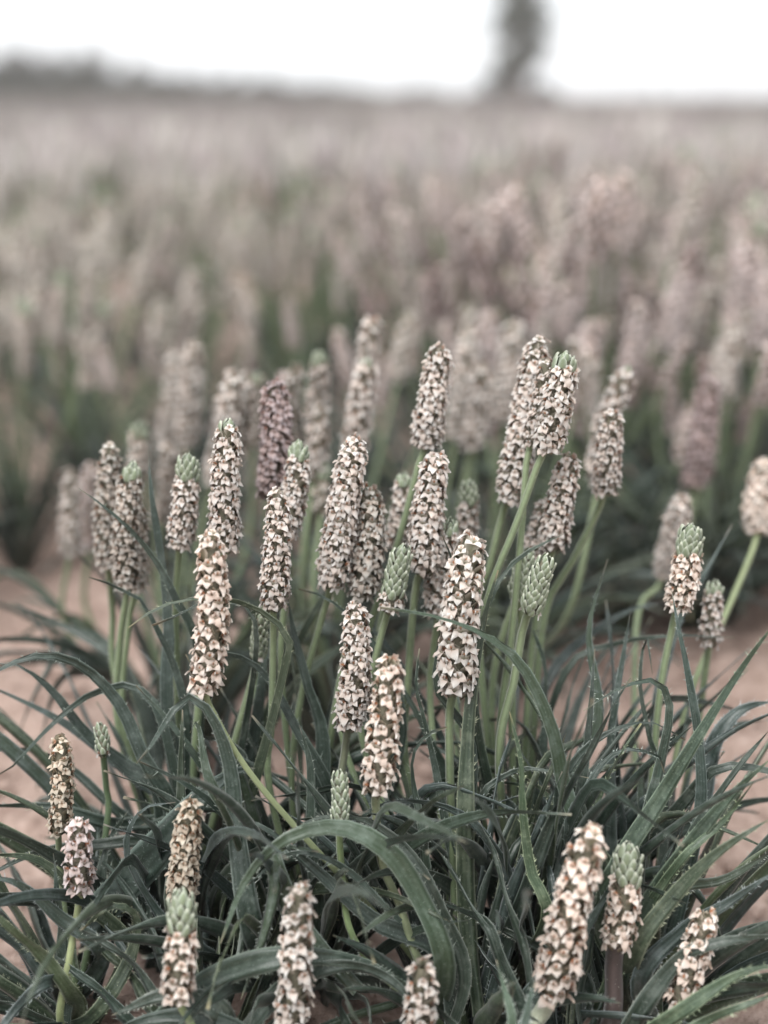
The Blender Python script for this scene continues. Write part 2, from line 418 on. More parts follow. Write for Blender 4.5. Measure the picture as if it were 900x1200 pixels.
def spike_layout(b, top, R, seed, tip=0.0, pitch=.0034, bend=.03):
    """places of the florets on a spike: list of (matrix3, position, size, is_bud, t, phi)"""
    r = np.random.default_rng(seed)
    b, top = np.asarray(b), np.asarray(top); ax = top - b; L = np.linalg.norm(ax); ax = ax / L
    s1 = nrm(np.cross(ax, [.2, 1, .3])); s2 = np.cross(ax, s1)
    bv = (s1 * r.normal() + s2 * r.normal() * .5) * bend * L
    def cen(t): return b + ax * L * t + bv * math.sin(math.pi * t)
    def prof(t):
        k = min(1.0, .74 + t * 2.2) * (1 - .20 * t)
        if t > .86: k *= math.sqrt(max(.10, 1 - ((t - .86) / .16) ** 2))
        return k
    out = []; z = -.35 * pitch / L; phi = r.uniform(0, 6.28)
    nper = 2 * math.pi * R * .78 / (pitch * 1.12)
    while z < 1.0:
        t = max(0, z); bud = t > 1 - tip
        pf = prof(t)
        n_here = max(3.0, nper * pf)
        phi += 2.39996 + r.normal(0, .07)
        o = s1 * math.cos(phi) + s2 * math.sin(phi)
        lean = .95 if t > .95 else (.45 if t > .88 else .10); lean += r.normal(0, .09)
        o2 = nrm(o + ax * lean); up = nrm(ax - o2 * (ax @ o2)); tg = np.cross(o2, up)
        size = (R * .53 + pitch * .43) * r.uniform(.88, 1.13)
        if bud:
            size *= .74 if t < .95 else .55; inner = R * pf * .92 - size * .52
        else: inner = R * pf - size * .72 * r.uniform(.93, 1.06)
        inner = max(inner, .0002)
        roll = r.normal(0, .15 if not bud else .08)
        tg2 = tg * math.cos(roll) + up * math.sin(roll); up2 = np.cross(tg2, o2)
        M = np.stack([tg2, o2, up2], 1)
        if np.linalg.det(M) < 0: M[:, 0] *= -1
        out.append((M, cen(t) + o * inner * (1 - .5 * (t > .95)), size, bud, t, o))
        z += pitch / L / n_here * (.44 if bud else .92)
    core = Geo()
    n = 12; th = np.arange(8) / 8 * 6.283
    V = np.array([[cen(t) + (s1 * math.cos(a) + s2 * math.sin(a)) * R * prof(min(t, .97)) * (.56 if t < 1 else .05) for a in th] for t in np.linspace(0, .98, n)])
    core.add(V.reshape(-1, 3), ring_tris(n, 8), (.195, .18, .13))
    return out, core, L
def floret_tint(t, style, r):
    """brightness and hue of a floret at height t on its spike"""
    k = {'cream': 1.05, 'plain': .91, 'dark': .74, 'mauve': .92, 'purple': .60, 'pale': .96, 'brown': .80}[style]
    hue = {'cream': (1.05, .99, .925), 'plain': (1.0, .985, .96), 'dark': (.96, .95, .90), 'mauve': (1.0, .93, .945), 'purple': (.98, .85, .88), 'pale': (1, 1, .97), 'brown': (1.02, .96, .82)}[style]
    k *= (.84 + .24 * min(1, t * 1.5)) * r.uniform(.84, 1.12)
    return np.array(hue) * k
def spike_joined(lay, core, style, seed, low=False):
    r = np.random.default_rng(seed); G = Geo(); G.add(*core.arrays())
    for M, p, s, bud, t, o in lay:
        src = SCALE if bud else (FLOR_LOW if low else FLOR)
        v, T, c = src[r.integers(len(src))]
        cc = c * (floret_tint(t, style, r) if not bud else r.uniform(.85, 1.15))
        G.add((v * s) @ M.T + p, T, cc)
    return G

STALK_G0, STALK_G1 = (.085, .125, .060), (.175, .215, .120)
LEAF_TINTS = [(1, 1, 1), (1.15, 1.1, 1.1), (.85, .9, .9), (1.05, 1.05, 1.2), (1.3, 1.25, 1.0)]
SPIKES = []
class Plant:
    """a whole plantain plant: Empty at its base; children leaf, flower_stalk, flower_spike (> floret, bud_scale)"""
    def __init__(s, label, base, group=None):
        s.base = np.asarray(base, float); s.base[2] = float(ground_h(s.base[0], s.base[1])) - .002
        s.o = bpy.data.objects.new('plantain_plant', None); COL.objects.link(s.o)
        s.o.empty_display_size = .02; s.o.location = Vector(s.base)
        tag(s.o, label, 'plant', group)
        s.cands = []; s.spikes = []; s.fills = []
    def leaf(s, pts, width, normal, tint=None, **kw):
        seed = rng.randrange(10 ** 6)
        G, c = leaf_geo(pts, width, normal, seed=seed, **kw)
        o = link('leaf', G.mesh('leaf', M_LEAF, origin=s.base), s.o)
        o.color = (*(tint or rng.choice(LEAF_TINTS)), 1)
        return o
    def traced_leaf(s, pl, wpx, d0, d1=None, tint=None, face=.75, twist=None, root=True, **kw):
        """a leaf seen in the photograph, as points from its base to its tip with its own depths"""
        d1 = d0 if d1 is None else d1
        n = len(pl)
        pts = [P(x, y, d0 + (d1 - d0) * i / (n - 1) + rng.uniform(-.003, .003)) for i, (x, y) in enumerate(pl)]
        for p in pts: p[2] = max(p[2], .004)
        if root:
            q = s.base + np.array([rng.uniform(-.012, .012), rng.uniform(-.012, .012), .002])
            if np.linalg.norm(q - pts[0]) > .02: pts = [q] + pts
        nv = nrm(-FWD * face + np.array([0, 0, 1]) * (1 - face) + RIGHT * rng.uniform(-.25, .25))
        return s.leaf(pts, wpx * D(d0) / FPX, nv, tint, twist=rng.uniform(-.6, .6) if twist is None else twist, **kw)
    def random_leaf(s, az, ln, el, droop, width, hook=0, **kw):
        h = np.array([math.cos(az), math.sin(az), 0]); p = s.base + h * rng.uniform(.002, .010) + np.array([0, 0, .002])
        pts = [p]; a = el; n = 7; sway = rng.uniform(-.25, .25)
        for i in range(n):
            hh = np.array([math.cos(az + sway * i / n), math.sin(az + sway * i / n), 0])
            pts.append(pts[-1] + (hh * math.cos(a) + np.array([0, 0, math.sin(a)])) * ln / n)
            a -= droop / n * (.5 + 1.2 * i / n) + (hook if i == n - 3 else 0)
            if pts[-1][2] < .006: pts[-1][2] = .006; a = max(a, .05)
        if s.blocked(pts): return None
        side = np.cross(h, [0, 0, 1.0]); tw = rng.uniform(-.7, .7)
        c = np.asarray(pts); tg = np.gradient(c, axis=0)
        nv = np.array([nrm(np.cross(side, t_) * math.cos(tw) + side * math.sin(tw)) for t_ in tg])
        nv = np.array([v if v[2] > -.2 else -v for v in nv])
        n2 = kw.get('n', 24)
        nvi = np.stack([np.interp(np.linspace(0, 1, n2), np.linspace(0, 1, len(nv)), nv[:, k]) for k in range(3)], 1)
        kw['n'] = n2
        return s.leaf(pts, width, nvi, twist=rng.uniform(-1.2, 1.2), **kw)
    def spike(s, top, bot, wpx, d, style='plain', tip=0.0, path=None, pitch=.0031, dd=None, colors=None, low=False, thick=1.0):
        seed = rng.randrange(10 ** 6)
        Lm = math.hypot(top[0] - bot[0], top[1] - bot[1]) * D(d) / FPX
        dd = (-.26 * Lm + rng.uniform(-.006, .006)) if dd is None else dd
        SPIKES.append((top, bot, wpx, d))
        b, t = P(*bot, d), P(*top, d + dd)
        R = wpx * D(d) / FPX / 2 * .94
        lay, core, L = spike_layout(b, t, R, seed, tip, pitch)
        sp_o = link('flower_spike', core.mesh('spike_axis', M_FLOR, origin=b), s.o, b - s.base)
        s.spikes.append((sp_o, b))
        r = np.random.default_rng(seed)
        for M, p, sz, bud, tt, o in lay:
            facing = o @ nrm(CAMP - p)
            s.cands.append((sz / d * (1 if facing > -.05 else 0) * (1.15 if not bud else 1), len(s.cands), sp_o, b, M, p, sz, bud, tt, style, low))
        # stalk
        ax = nrm(t - b)
        pts = [b + ax * .001]
        if path:
            for q in path:
                x, y = q[0], q[1]; dq = q[2] if len(q) > 2 else d + .01
                pp = P(x, y, dq)
                if pp[2] > .012: pts.append(pp)
        else:
            sl = np.linalg.norm(b - s.base)
            pts.append(b - ax * sl * .33)
        last = pts[-1]
        pts.append(s.base + np.array([(last[0] - s.base[0]) * .22, (last[1] - s.base[1]) * .22, min(.03, last[2] * .4)]))
        pts.append(s.base + np.array([rng.uniform(-.006, .006), rng.uniform(-.006, .006), 0]))
        c0, c1 = colors or (STALK_G0, STALK_G1)
        rr = .00115 * thick * rng.uniform(.9, 1.15)
        G = stalk_geo(pts[::-1], rr * 1.25, rr, c0, c1, n=26, seed=seed)
        link('flower_stalk', G.mesh('flower_stalk', M_STALK, origin=s.base), s.o)
    def finish(s, quota=290):
        for n, kw in s.fills: s.do_fill(n, **kw)
        s.cands.sort(key=lambda c: (-c[0], c[1]))
        rest = {}
        for i, (score, _, so, b, M, p, sz, bud, tt, style, low) in enumerate(s.cands):
            r = np.random.default_rng(i * 13 + 5)
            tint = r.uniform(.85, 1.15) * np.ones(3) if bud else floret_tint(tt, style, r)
            if i < quota and score > 0 and not low:
                o = link('bud_scale' if bud else 'floret', SCALE_ME[r.integers(4)] if bud else FLOR_ME[r.integers(8)], so, color=tint)
                m = Matrix.Identity(4)
                for a in range(3):
                    for c in range(3): m[a][c] = float(M[a, c] * sz)
                    m[a][3] = float(p[a] - b[a])
                o.matrix_basis = m
            else:
                src = SCALE if bud else (FLOR_LOW if (low or score == 0) else FLOR)
                v, T, c = src[r.integers(len(src))]
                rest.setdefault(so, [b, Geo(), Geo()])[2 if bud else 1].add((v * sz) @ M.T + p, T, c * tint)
        for so, (b, g1, g2) in rest.items():
            if g1.n: link('floret_cover', g1.mesh('floret_cover', M_FLOR, origin=b), so, kind='stuff')
            if g2.n: link('bud_cover', g2.mesh('bud_cover', M_BUD, origin=b), so, kind='stuff')
    def fill(s, n, **kw): s.fills.append((n, kw))
    def blocked(s, pts):
        """does a leaf along these points stand in front of a flower spike?"""
        c, _ = spline(pts, 40); v = c - CAMP
        dp = v @ FWD; px = 450 + FPX * (v @ RIGHT) / dp; py = 600 - FPX * (v @ UP) / dp
        for (tx, ty), (bx, by), w, d in SPIKES:
            f = (py - ty) / (by - ty); hit = (f > -.05) & (f < 1.0) & (abs(px - (tx + (bx - tx) * f)) < w * .62) & (dp < D(d) + .004)
            if hit.any(): return True
        return False
    def do_fill(s, n, ln=(.10, .19), az=(0, 6.283), wd=(.0042, .0072), el=(.9, 1.45), droop=(.6, 2.2), hairs=90):
        for i in range(n):
            for _try in range(7):
                if s.random_leaf(az[0] + (az[1] - az[0]) * ((i + rng.random()) / n), rng.uniform(*ln), rng.uniform(*el), rng.uniform(*droop), rng.uniform(*wd),
                          hook=rng.choice((0, 0, 0, .9)), hairs=hairs): break

# ------------------------------------------------------------------ the plants in the front row
GRP = None
# -- left of the clump, low spikes
A = Plant('low plantain plant with a brownish spike above a mauve spike on a pale yellow-green stalk', ground_at(95, .475))
A.spike((70, 868), (68, 975), 33, .465, 'brown', path=[(70, 1010), (78, 1090)])
A.spike((93, 965), (93, 1042), 40, .450, 'mauve', path=[(92, 1060), (80, 1130, .45), (70, 1195, .45)], colors=((.20, .24, .11), (.30, .33, .17)), pitch=.0038)
A.spike((117, 850), (121, 884), 22, .490, 'plain', tip=1, path=[(124, 920), (126, 960)], colors=(STALK_G0, STALK_G0))
A.traced_leaf([(90, 1170), (40, 1110), (-20, 1060)], 22, .45, .42)
A.traced_leaf([(120, 1120), (70, 1075), (20, 1035), (-30, 1028)], 22, .455, .43)
A.traced_leaf([(150, 1110), (90, 1050), (45, 1008), (-20, 1000)], 20, .47, .45)
A.traced_leaf([(60, 1150), (20, 1180), (-20, 1240)], 22, .44, .41)
A.traced_leaf([(75, 1130), (72, 1080), (66, 1030), (62, 1000)], 15, .455, .45)
A.traced_leaf([(110, 1150), (118, 1090), (120, 1030), (128, 985), (150, 950)], 16, .485, .49)
A.traced_leaf([(110, 1190), (150, 1130), (160, 1075), (130, 1062), (95, 1090)], 18, .45, .44)
A.fill(12, ln=(.05, .09), az=(2.6, 5.4), el=(.35, .8), droop=(.2, 1.0))
A.fill(14, ln=(.07, .10), az=(1.1, 3.5), el=(.6, 1.3), droop=(.6, 1.6))

# -- left plant of the clump
B = Plant('plantain plant with long leaves arching over the bare soil strip and dark, green-tipped spikes', ground_at(215, .535))
B.spike((268, 495), (264, 642), 41, .490, 'plain', tip=.07, path=[(255, 690), (235, 800, .50)])
B.spike((220, 535), (210, 640), 38, .515, 'plain', tip=.24, path=[(207, 680), (206, 740)])
B.spike((156, 545), (150, 690), 37, .535, 'dark', tip=.10, path=[(140, 760), (140, 860)])
B.spike((130, 525), (126, 662), 34, .560, 'dark', path=[(132, 720), (136, 800)])
B.spike((165, 600), (160, 690), 30, .55, 'dark', path=[(150, 740), (146, 860)])
B.spike((306, 722), (303, 770), 26, .505, 'plain', tip=1, path=[(295, 800), (278, 860)])
B.traced_leaf([(205, 960), (170, 890), (140, 825), (95, 780), (50, 768), (0, 785), (-40, 820)], 20, .50, .47)
B.traced_leaf([(190, 940), (150, 900), (100, 860), (60, 810), (20, 780), (-20, 778)], 21, .51, .50)
B.traced_leaf([(200, 880), (165, 808), (110, 812), (60, 850), (15, 898), (-5, 910)], 13, .505, .49)
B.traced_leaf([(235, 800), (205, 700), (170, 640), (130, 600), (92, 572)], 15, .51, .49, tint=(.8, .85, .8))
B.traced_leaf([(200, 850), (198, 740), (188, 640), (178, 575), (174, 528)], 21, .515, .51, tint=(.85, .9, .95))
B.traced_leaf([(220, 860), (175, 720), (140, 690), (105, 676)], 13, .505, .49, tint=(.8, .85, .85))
B.traced_leaf([(330, 800), (330, 735), (270, 702), (215, 703), (180, 715), (150, 736)], 13, .475, .46)
B.traced_leaf([(300, 760), (255, 705), (225, 712), (205, 722), (178, 732)], 9, .49, .47)
B.traced_leaf([(220, 980), (130, 965), (60, 945), (-30, 945)], 22, .515, .50)
B.traced_leaf([(230, 960), (170, 920), (80, 850), (-20, 800)], 19, .53, .52)
B.traced_leaf([(190, 1000), (110, 990), (40, 1000), (-30, 1035)], 18, .50, .47)
B.traced_leaf([(180, 900), (150, 790), (95, 745), (40, 718), (10, 705)], 18, .57, .60)
B.traced_leaf([(180, 870), (130, 760), (80, 735), (30, 728)], 15, .58, .60)
B.traced_leaf([(215, 1010), (150, 960), (90, 905), (40, 880), (-20, 880)], 17, .52, .52)
B.fill(34, ln=(.10, .17), el=(.9, 1.4))

# -- centre-left plant
C_ = Plant('plantain plant bearing the deep purple-brown spike among tall upright buff spikes', ground_at(365, .515))
C_.spike((322, 452), (318, 578), 43, .545, 'purple', path=[(318, 640), (300, 800), (310, 900)])
C_.spike((326, 580), (320, 712), 39, .480, 'plain', path=[(320, 760), (318, 850), (315, 920)])
C_.spike((350, 520), (336, 625), 36, .510, 'plain', tip=.17, path=[(334, 700), (330, 800)])
C_.spike((417, 516), (388, 686), 44, .500, 'plain', path=[(380, 715), (352, 820), (342, 930)])
C_.spike((433, 577), (423, 698), 43, .505, 'dark', path=[(414, 720), (388, 860), (382, 930)])
C_.spike((416, 712), (408, 852), 42, .470, 'plain', path=[(404, 880), (397, 930), (395, 1000)], colors=((.08, .10, .06), (.13, .14, .09)))
C_.traced_leaf([(300, 1100), (278, 980), (270, 900), (248, 838), (222, 816), (200, 836), (180, 870), (160, 895)], 27, .455, .44, tint=(1.2, 1.2, 1.25), twist=.3)
C_.traced_leaf([(300, 985), (250, 925), (232, 850), (222, 858)], 14, .46, .45, tint=(1.3, 1.3, 1.3), root=False, hairs=40)
C_.traced_leaf([(210, 1080), (212, 980), (212, 900), (214, 832)], 24, .475, .475)
C_.traced_leaf([(95, 1090), (140, 1045), (190, 990), (235, 935), (275, 905), (300, 900)], 46, .47, .48, root=False, tint=(.95, 1.05, 1.05), twist=.2, hairs=120)
C_.traced_leaf([(370, 1080), (366, 980), (364, 900), (350, 850)], 24, .475, .465, tint=(1.0, 1.0, 1.0))
C_.traced_leaf([(250, 1120), (190, 1075), (150, 1000), (165, 950), (205, 940)], 13, .47, .45)
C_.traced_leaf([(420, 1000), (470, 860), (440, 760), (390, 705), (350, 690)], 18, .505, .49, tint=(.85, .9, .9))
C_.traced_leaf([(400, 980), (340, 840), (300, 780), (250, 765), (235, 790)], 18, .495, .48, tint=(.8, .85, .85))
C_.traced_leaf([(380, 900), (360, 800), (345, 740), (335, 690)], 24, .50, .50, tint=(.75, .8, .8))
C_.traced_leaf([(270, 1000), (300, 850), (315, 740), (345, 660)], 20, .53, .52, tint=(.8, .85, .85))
C_.fill(12, ln=(.06, .10), az=(3.5, 5.6), el=(.4, 1.0), droop=(.3, 1.3))
C_.fill(46, ln=(.09, .155), el=(1.05, 1.5), droop=(.3, 1.5))

# -- centre plant
D_ = Plant('plantain plant with two bright cream spikes and one stalk leaning far out over folded leaves', ground_at(540, .47))
D_.spike((245, 628), (238, 808), 45, .450, 'cream', path=[(243, 822, .452), (285, 895, .455), (345, 968, .458), (430, 1060, .462), (490, 1130, .466)], pitch=.0040, colors=((.14, .18, .09), (.24, .27, .14)))
D_.spike((457, 775), (442, 926), 46, .440, 'cream', path=[(440, 945), (447, 1010), (468, 1060), (490, 1125)], pitch=.0042, colors=((.12, .16, .09), (.24, .26, .15)))
D_.spike((511, 539), (497, 668), 45, .500, 'plain', path=[(487, 690), (478, 800), (476, 900)])
D_.spike((553, 634), (534, 810), 54, .465, 'pale', path=[(527, 830), (527, 900), (530, 1000)], pitch=.0040)
D_.spike((515, 410), (500, 522), 42, .525, 'plain', path=[(494, 532, .525), (465, 640, .525), (425, 760, .52), (402, 870, .51)])
D_.spike((472, 643), (457, 715), 36, .485, 'pale', tip=.75, path=[(452, 725), (436, 790), (425, 870)])
D_.spike((549, 566), (545, 640), 29, .560, 'plain', tip=.3)
D_.spike((528, 612), (514, 722), 37, .515, 'plain', tip=.12, path=[(508, 760), (505, 840)])
D_.spike((474, 558), (464, 640), 33, .555, 'plain', tip=.12)
D_.spike((397, 905), (398, 966), 27, .440, 'pale', tip=1, path=[(399, 1005), (410, 1090), (450, 1145), (490, 1175)], colors=((.11, .16, .07), (.20, .26, .12)))
D_.traced_leaf([(520, 1130), (490, 1050), (450, 995), (395, 970), (335, 983), (290, 1028), (258, 1106)], 29, .435, .415, tint=(1.15, 1.2, 1.15), twist=.25, hairs=120)
D_.traced_leaf([(545, 1150), (520, 1070), (480, 1000), (430, 962), (380, 958), (345, 972)], 18, .445, .445)
D_.traced_leaf([(560, 1190), (545, 1080), (545, 950), (550, 830), (566, 730), (584, 668)], 24, .455, .47, hairs=130)
D_.traced_leaf([(600, 1060), (570, 980), (520, 945), (460, 940), (420, 955)], 15, .46, .45)
D_.traced_leaf([(498, 990), (486, 930), (483, 888), (500, 862), (524, 853)], 15, .46, .46, tint=(1.3, 1.3, 1.3))
D_.traced_leaf([(530, 1000), (510, 900), (495, 835), (488, 805), (492, 760)], 12, .475, .47, tint=(1.3, 1.3, 1.3))
D_.traced_leaf([(420, 1160), (350, 1080), (318, 1000), (322, 1040), (306, 1105), (282, 1172)], 24, .44, .425, tint=(1.2, 1.2, 1.25), root=False)
D_.traced_leaf([(520, 1120), (440, 1080), (360, 1010), (310, 970), (285, 962)], 24, .45, .44, tint=(1.1, 1.1, 1.15))
D_.traced_leaf([(470, 1080), (400, 1015), (340, 1000), (290, 1038)], 7, .44, .43, root=False)
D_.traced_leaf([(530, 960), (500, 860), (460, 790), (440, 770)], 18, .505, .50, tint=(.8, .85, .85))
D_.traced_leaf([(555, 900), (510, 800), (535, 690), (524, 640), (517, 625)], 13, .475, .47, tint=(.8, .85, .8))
D_.fill(16, ln=(.05, .085), az=(3.4, 5.9), el=(.5, 1.15), droop=(.2, 1.2))
D_.fill(30, ln=(.09, .14), az=(.2, 2.9), el=(1.05, 1.5), droop=(.3, 1.2))

# -- centre-right plant
E_ = Plant('plantain plant with the two tallest side by side buff spikes and pale green unopened buds', ground_at(605, .525))
E_.spike((630, 402), (598, 586), 43, .520, 'plain', path=[(590, 600), (575, 660), (560, 740)])
E_.spike((663, 418), (640, 526), 44, .490, 'pale', path=[(634, 534, .49), (606, 612, .49), (572, 700, .49), (556, 800, .49), (552, 900, .50)], tip=.10)
E_.spike((640, 425), (622, 520), 30, .498, 'plain', path=[(617, 540, .497), (612, 610, .497), (600, 740, .497), (585, 880, .50)])
E_.spike((667, 538), (648, 642), 40, .515, 'plain', path=[(643, 660), (630, 720), (620, 800)])
E_.spike((640, 590), (620, 660), 36, .535, 'plain')
E_.spike((718, 486), (708, 576), 37, .535, 'plain', path=[(700, 600), (670, 660), (635, 740)])
E_.spike((641, 655), (622, 716), 34, .470, 'pale', tip=1, path=[(613, 735), (602, 800), (585, 890)])
E_.spike((618, 646), (607, 702), 31, .505, 'pale', tip=1, path=[(610, 740), (600, 820)])
E_.traced_leaf([(672, 1000), (660, 920), (645, 850), (612, 782), (570, 746), (510, 722), (446, 711)], 20, .465, .43, tint=(1.1, 1.15, 1.15), hairs=110)
E_.traced_leaf([(560, 860), (560, 760), (585, 682), (620, 645), (668, 622)], 15, .48, .49, tint=(.85, .9, .8))
E_.traced_leaf([(640, 1080), (622, 1020), (613, 950), (610, 890), (597, 834)], 17, .445, .44, tint=(1.7, 1.75, 1.3))
E_.traced_leaf([(600, 1080), (640, 960), (700, 850), (690, 740), (712, 655)], 19, .485, .50)
E_.traced_leaf([(620, 1000), (640, 800), (625, 740), (640, 740)], 14, .52, .52)
E_.traced_leaf([(600, 940), (640, 800), (690, 745), (740, 715), (790, 705)], 18, .56, .58)
E_.traced_leaf([(610, 960), (660, 790), (720, 755), (790, 745), (860, 748)], 11, .54, .53, tint=(.8, .85, .8))
E_.traced_leaf([(560, 960), (600, 905), (650, 905), (690, 912)], 12, .475, .465, tint=(1.2, 1.2, 1.2))
E_.fill(12, ln=(.11, .16), az=(-.4, 1.6), el=(.9, 1.4), droop=(.3, 1.6))
E_.fill(34, ln=(.10, .16), el=(1.0, 1.45), droop=(.4, 1.8))

# -- right plant
F_ = Plant('plantain plant with green-tipped cream spikes and wide leaning leaves beside bare soil', ground_at(745, .485))
F_.spike((809, 618), (793, 712), 41, .495, 'cream', tip=.32, path=[(789, 730), (775, 800), (765, 900)])
F_.spike((838, 683), (831, 756), 29, .545, 'plain', tip=.18, path=[(826, 790), (812, 880)])
F_.spike((897, 545), (889, 622), 40, .600, 'cream', path=[(880, 650, .595), (848, 725, .58), (812, 805, .56), (790, 900, .53)], colors=(STALK_G0, (.26, .30, .16)))
F_.spike((799, 585), (780, 672), 36, .610, 'plain', path=[(770, 690, .61), (745, 740, .60)])
F_.traced_leaf([(700, 1080), (725, 1010), (770, 940), (820, 860), (868, 785), (910, 728)], 24, .458, .44, tint=(1.2, 1.3, 1.1), hairs=130)
F_.traced_leaf([(820, 960), (828, 900), (842, 862), (868, 832), (905, 822)], 23, .500, .51, tint=(1.3, 1.3, 1.5), root=False)
F_.traced_leaf([(720, 1150), (760, 1060), (800, 1000), (850, 938), (905, 888)], 30, .452, .435, tint=(1.1, 1.2, 1.0), hairs=130)
F_.traced_leaf([(740, 1120), (790, 1050), (840, 1000), (905, 958)], 26, .435, .42)
F_.traced_leaf([(700, 1190), (750, 1080), (800, 1005), (845, 965), (885, 915)], 17, .45, .43, tint=(1.5, 1.6, 1.2))
F_.traced_leaf([(750, 1150), (800, 1090), (850, 1060), (910, 1020)], 24, .44, .43)
F_.traced_leaf([(750, 1000), (772, 900), (785, 830), (768, 798), (725, 808), (684, 834)], 17, .465, .45, tint=(1.4, 1.4, 1.4))
F_.traced_leaf([(815, 980), (820, 880), (808, 800), (795, 735), (787, 692)], 17, .475, .475, tint=(1.25, 1.3, 1.4))
F_.traced_leaf([(775, 960), (765, 850), (790, 740), (830, 665), (858, 614)], 18, .53, .55, tint=(1.3, 1.3, 1.5))
F_.traced_leaf([(715, 900), (722, 820), (732, 760), (740, 714)], 16, .50, .50, tint=(1.2, 1.2, 1.3))
F_.traced_leaf([(680, 1010), (700, 940), (720, 895), (752, 848)], 9, .455, .45, tint=(1.5, 1.6, 1.2))
F_.traced_leaf([(655, 960), (672, 895), (710, 860), (760, 846), (802, 868)], 14, .47, .465)
F_.traced_leaf([(670, 1000), (690, 920), (725, 880), (770, 885), (778, 905)], 15, .465, .46, tint=(1.2, 1.25, 1.3))
F_.traced_leaf([(650, 1090), (660, 1000), (680, 930), (690, 850), (697, 760)], 19, .465, .475)
F_.traced_leaf([(780, 960), (760, 860), (750, 800), (757, 745), (765, 790)], 9, .49, .49)
F_.traced_leaf([(640, 1100), (700, 1070), (720, 1020), (640, 930), (600, 905)], 16, .47, .48)
F_.traced_leaf([(770, 1060), (850, 1030), (915, 990)], 20, .46, .45)
F_.traced_leaf([(800, 1000), (850, 920), (905, 850)], 16, .47, .47, tint=(.85, .9, .85))
F_.fill(34, ln=(.10, .165), el=(.8, 1.45), az=(-.7, 2.8))

# -- in front, bases below the picture's edge
G_ = Plant('low plantain plant with a cream spike topped in green beside two buff spikes', ground_at(245, .430))
G_.spike((223, 944), (213, 1054), 40, .448, 'brown', path=[(212, 1090), (218, 1180)])
G_.spike((213, 1046), (207, 1172), 45, .408, 'cream', tip=.34, path=[(212, 1180, .41), (226, 1205, .415)], pitch=.0040, colors=((.14, .2, .09), (.26, .32, .16)))
G_.spike((351, 1042), (341, 1200), 47, .415, 'pale', pitch=.0042, path=[(338, 1215)])
G_.traced_leaf([(260, 1190), (200, 1165), (130, 1190)], 30, .425, .42)
G_.traced_leaf([(180, 1200), (240, 1150), (330, 1122), (420, 1128), (490, 1162)], 30, .425, .43, root=False, tint=(1.05, 1.1, 1.05), hairs=120)
G_.traced_leaf([(300, 1230), (240, 1195), (170, 1195), (110, 1225)], 28, .422, .42)
G_.traced_leaf([(260, 1250), (330, 1160), (400, 1130), (460, 1150), (500, 1200)], 22, .43, .42)
G_.fill(10, ln=(.05, .09), az=(-.3, 3.4), el=(.3, .75), droop=(.2, .9))
G_.fill(14, ln=(.06, .10), az=(.7, 2.6), el=(.8, 1.3))

H_ = Plant('low plantain plant with a thick rosy leaning spike, a green-tipped spike and stubby cream spikes', ground_at(660, .430))
H_.spike((693, 976), (648, 1166), 56, .418, 'cream', pitch=.0046, path=[(636, 1185), (622, 1215)], colors=((.3, .33, .24), (.36, .38, .29)), thick=2.2)
H_.spike((736, 992), (722, 1106), 47, .430, 'cream', tip=.36, path=[(719, 1130), (715, 1200)], colors=((.07, .05, .045), (.075, .055, .05)), pitch=.004, thick=1.9)
H_.spike((828, 1070), (795, 1180), 46, .430, 'cream', path=[(785, 1200), (760, 1230)], pitch=.0043)
H_.spike((496, 1130), (491, 1225), 44, .415, 'pale', pitch=.004, path=[(492, 1240)])
H_.traced_leaf([(660, 1220), (690, 1160), (640, 1115), (560, 1075)], 20, .45, .46, root=False)
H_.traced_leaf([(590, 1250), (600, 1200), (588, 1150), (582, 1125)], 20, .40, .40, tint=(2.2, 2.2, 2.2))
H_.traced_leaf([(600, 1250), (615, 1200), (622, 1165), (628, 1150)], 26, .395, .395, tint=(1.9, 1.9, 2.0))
H_.traced_leaf([(740, 1230), (820, 1170), (870, 1140), (920, 1130)], 22, .42, .40, tint=(1.5, 1.6, 1.2))
H_.traced_leaf([(750, 1240), (840, 1190), (920, 1160)], 18, .41, .40, tint=(1.5, 1.6, 1.2))
H_.traced_leaf([(720, 1230), (790, 1130), (840, 1105), (920, 1095)], 24, .43, .42)
H_.traced_leaf([(600, 1220), (640, 1140), (680, 1100), (730, 1010)], 20, .445, .44)
H_.fill(14, ln=(.06, .10), az=(.9, 2.5), el=(.9, 1.35), droop=(.2, .9))


# ------------------------------------------------------------------ plants just behind the clump, out of focus
I_ = Plant('blurred plantain plant with crowded pinkish spikes behind the left end of the clump', ground_at(215, .67))
for t_, b_, w_, d_, st, tp in [((274, 443), (250, 562), 38, .63, 'plain', 0), ((288, 442), (272, 540), 34, .64, 'plain', 0), ((228, 404), (221, 516), 33, .70, 'plain', 0), ((205, 415), (196, 520), 34, .74, 'plain', 0),
                               ((84, 555), (82, 646), 30, .65, 'plain', 0), ((108, 546), (106, 640), 28, .68, 'mauve', 0), ((163, 498), (160, 560), 30, .64, 'pale', .2), ((196, 525), (190, 610), 30, .66, 'plain', 0), ((300, 440), (296, 520), 28, .68, 'plain', .1)]:
    I_.spike(t_, b_, w_, d_, st, tp, pitch=.0042, low=True)
I_.fill(38, ln=(.12, .17), hairs=0)
J_ = Plant('blurred plantain plant with tall overlapping buff spikes, one tipped in green, behind the clump', ground_at(395, .68))
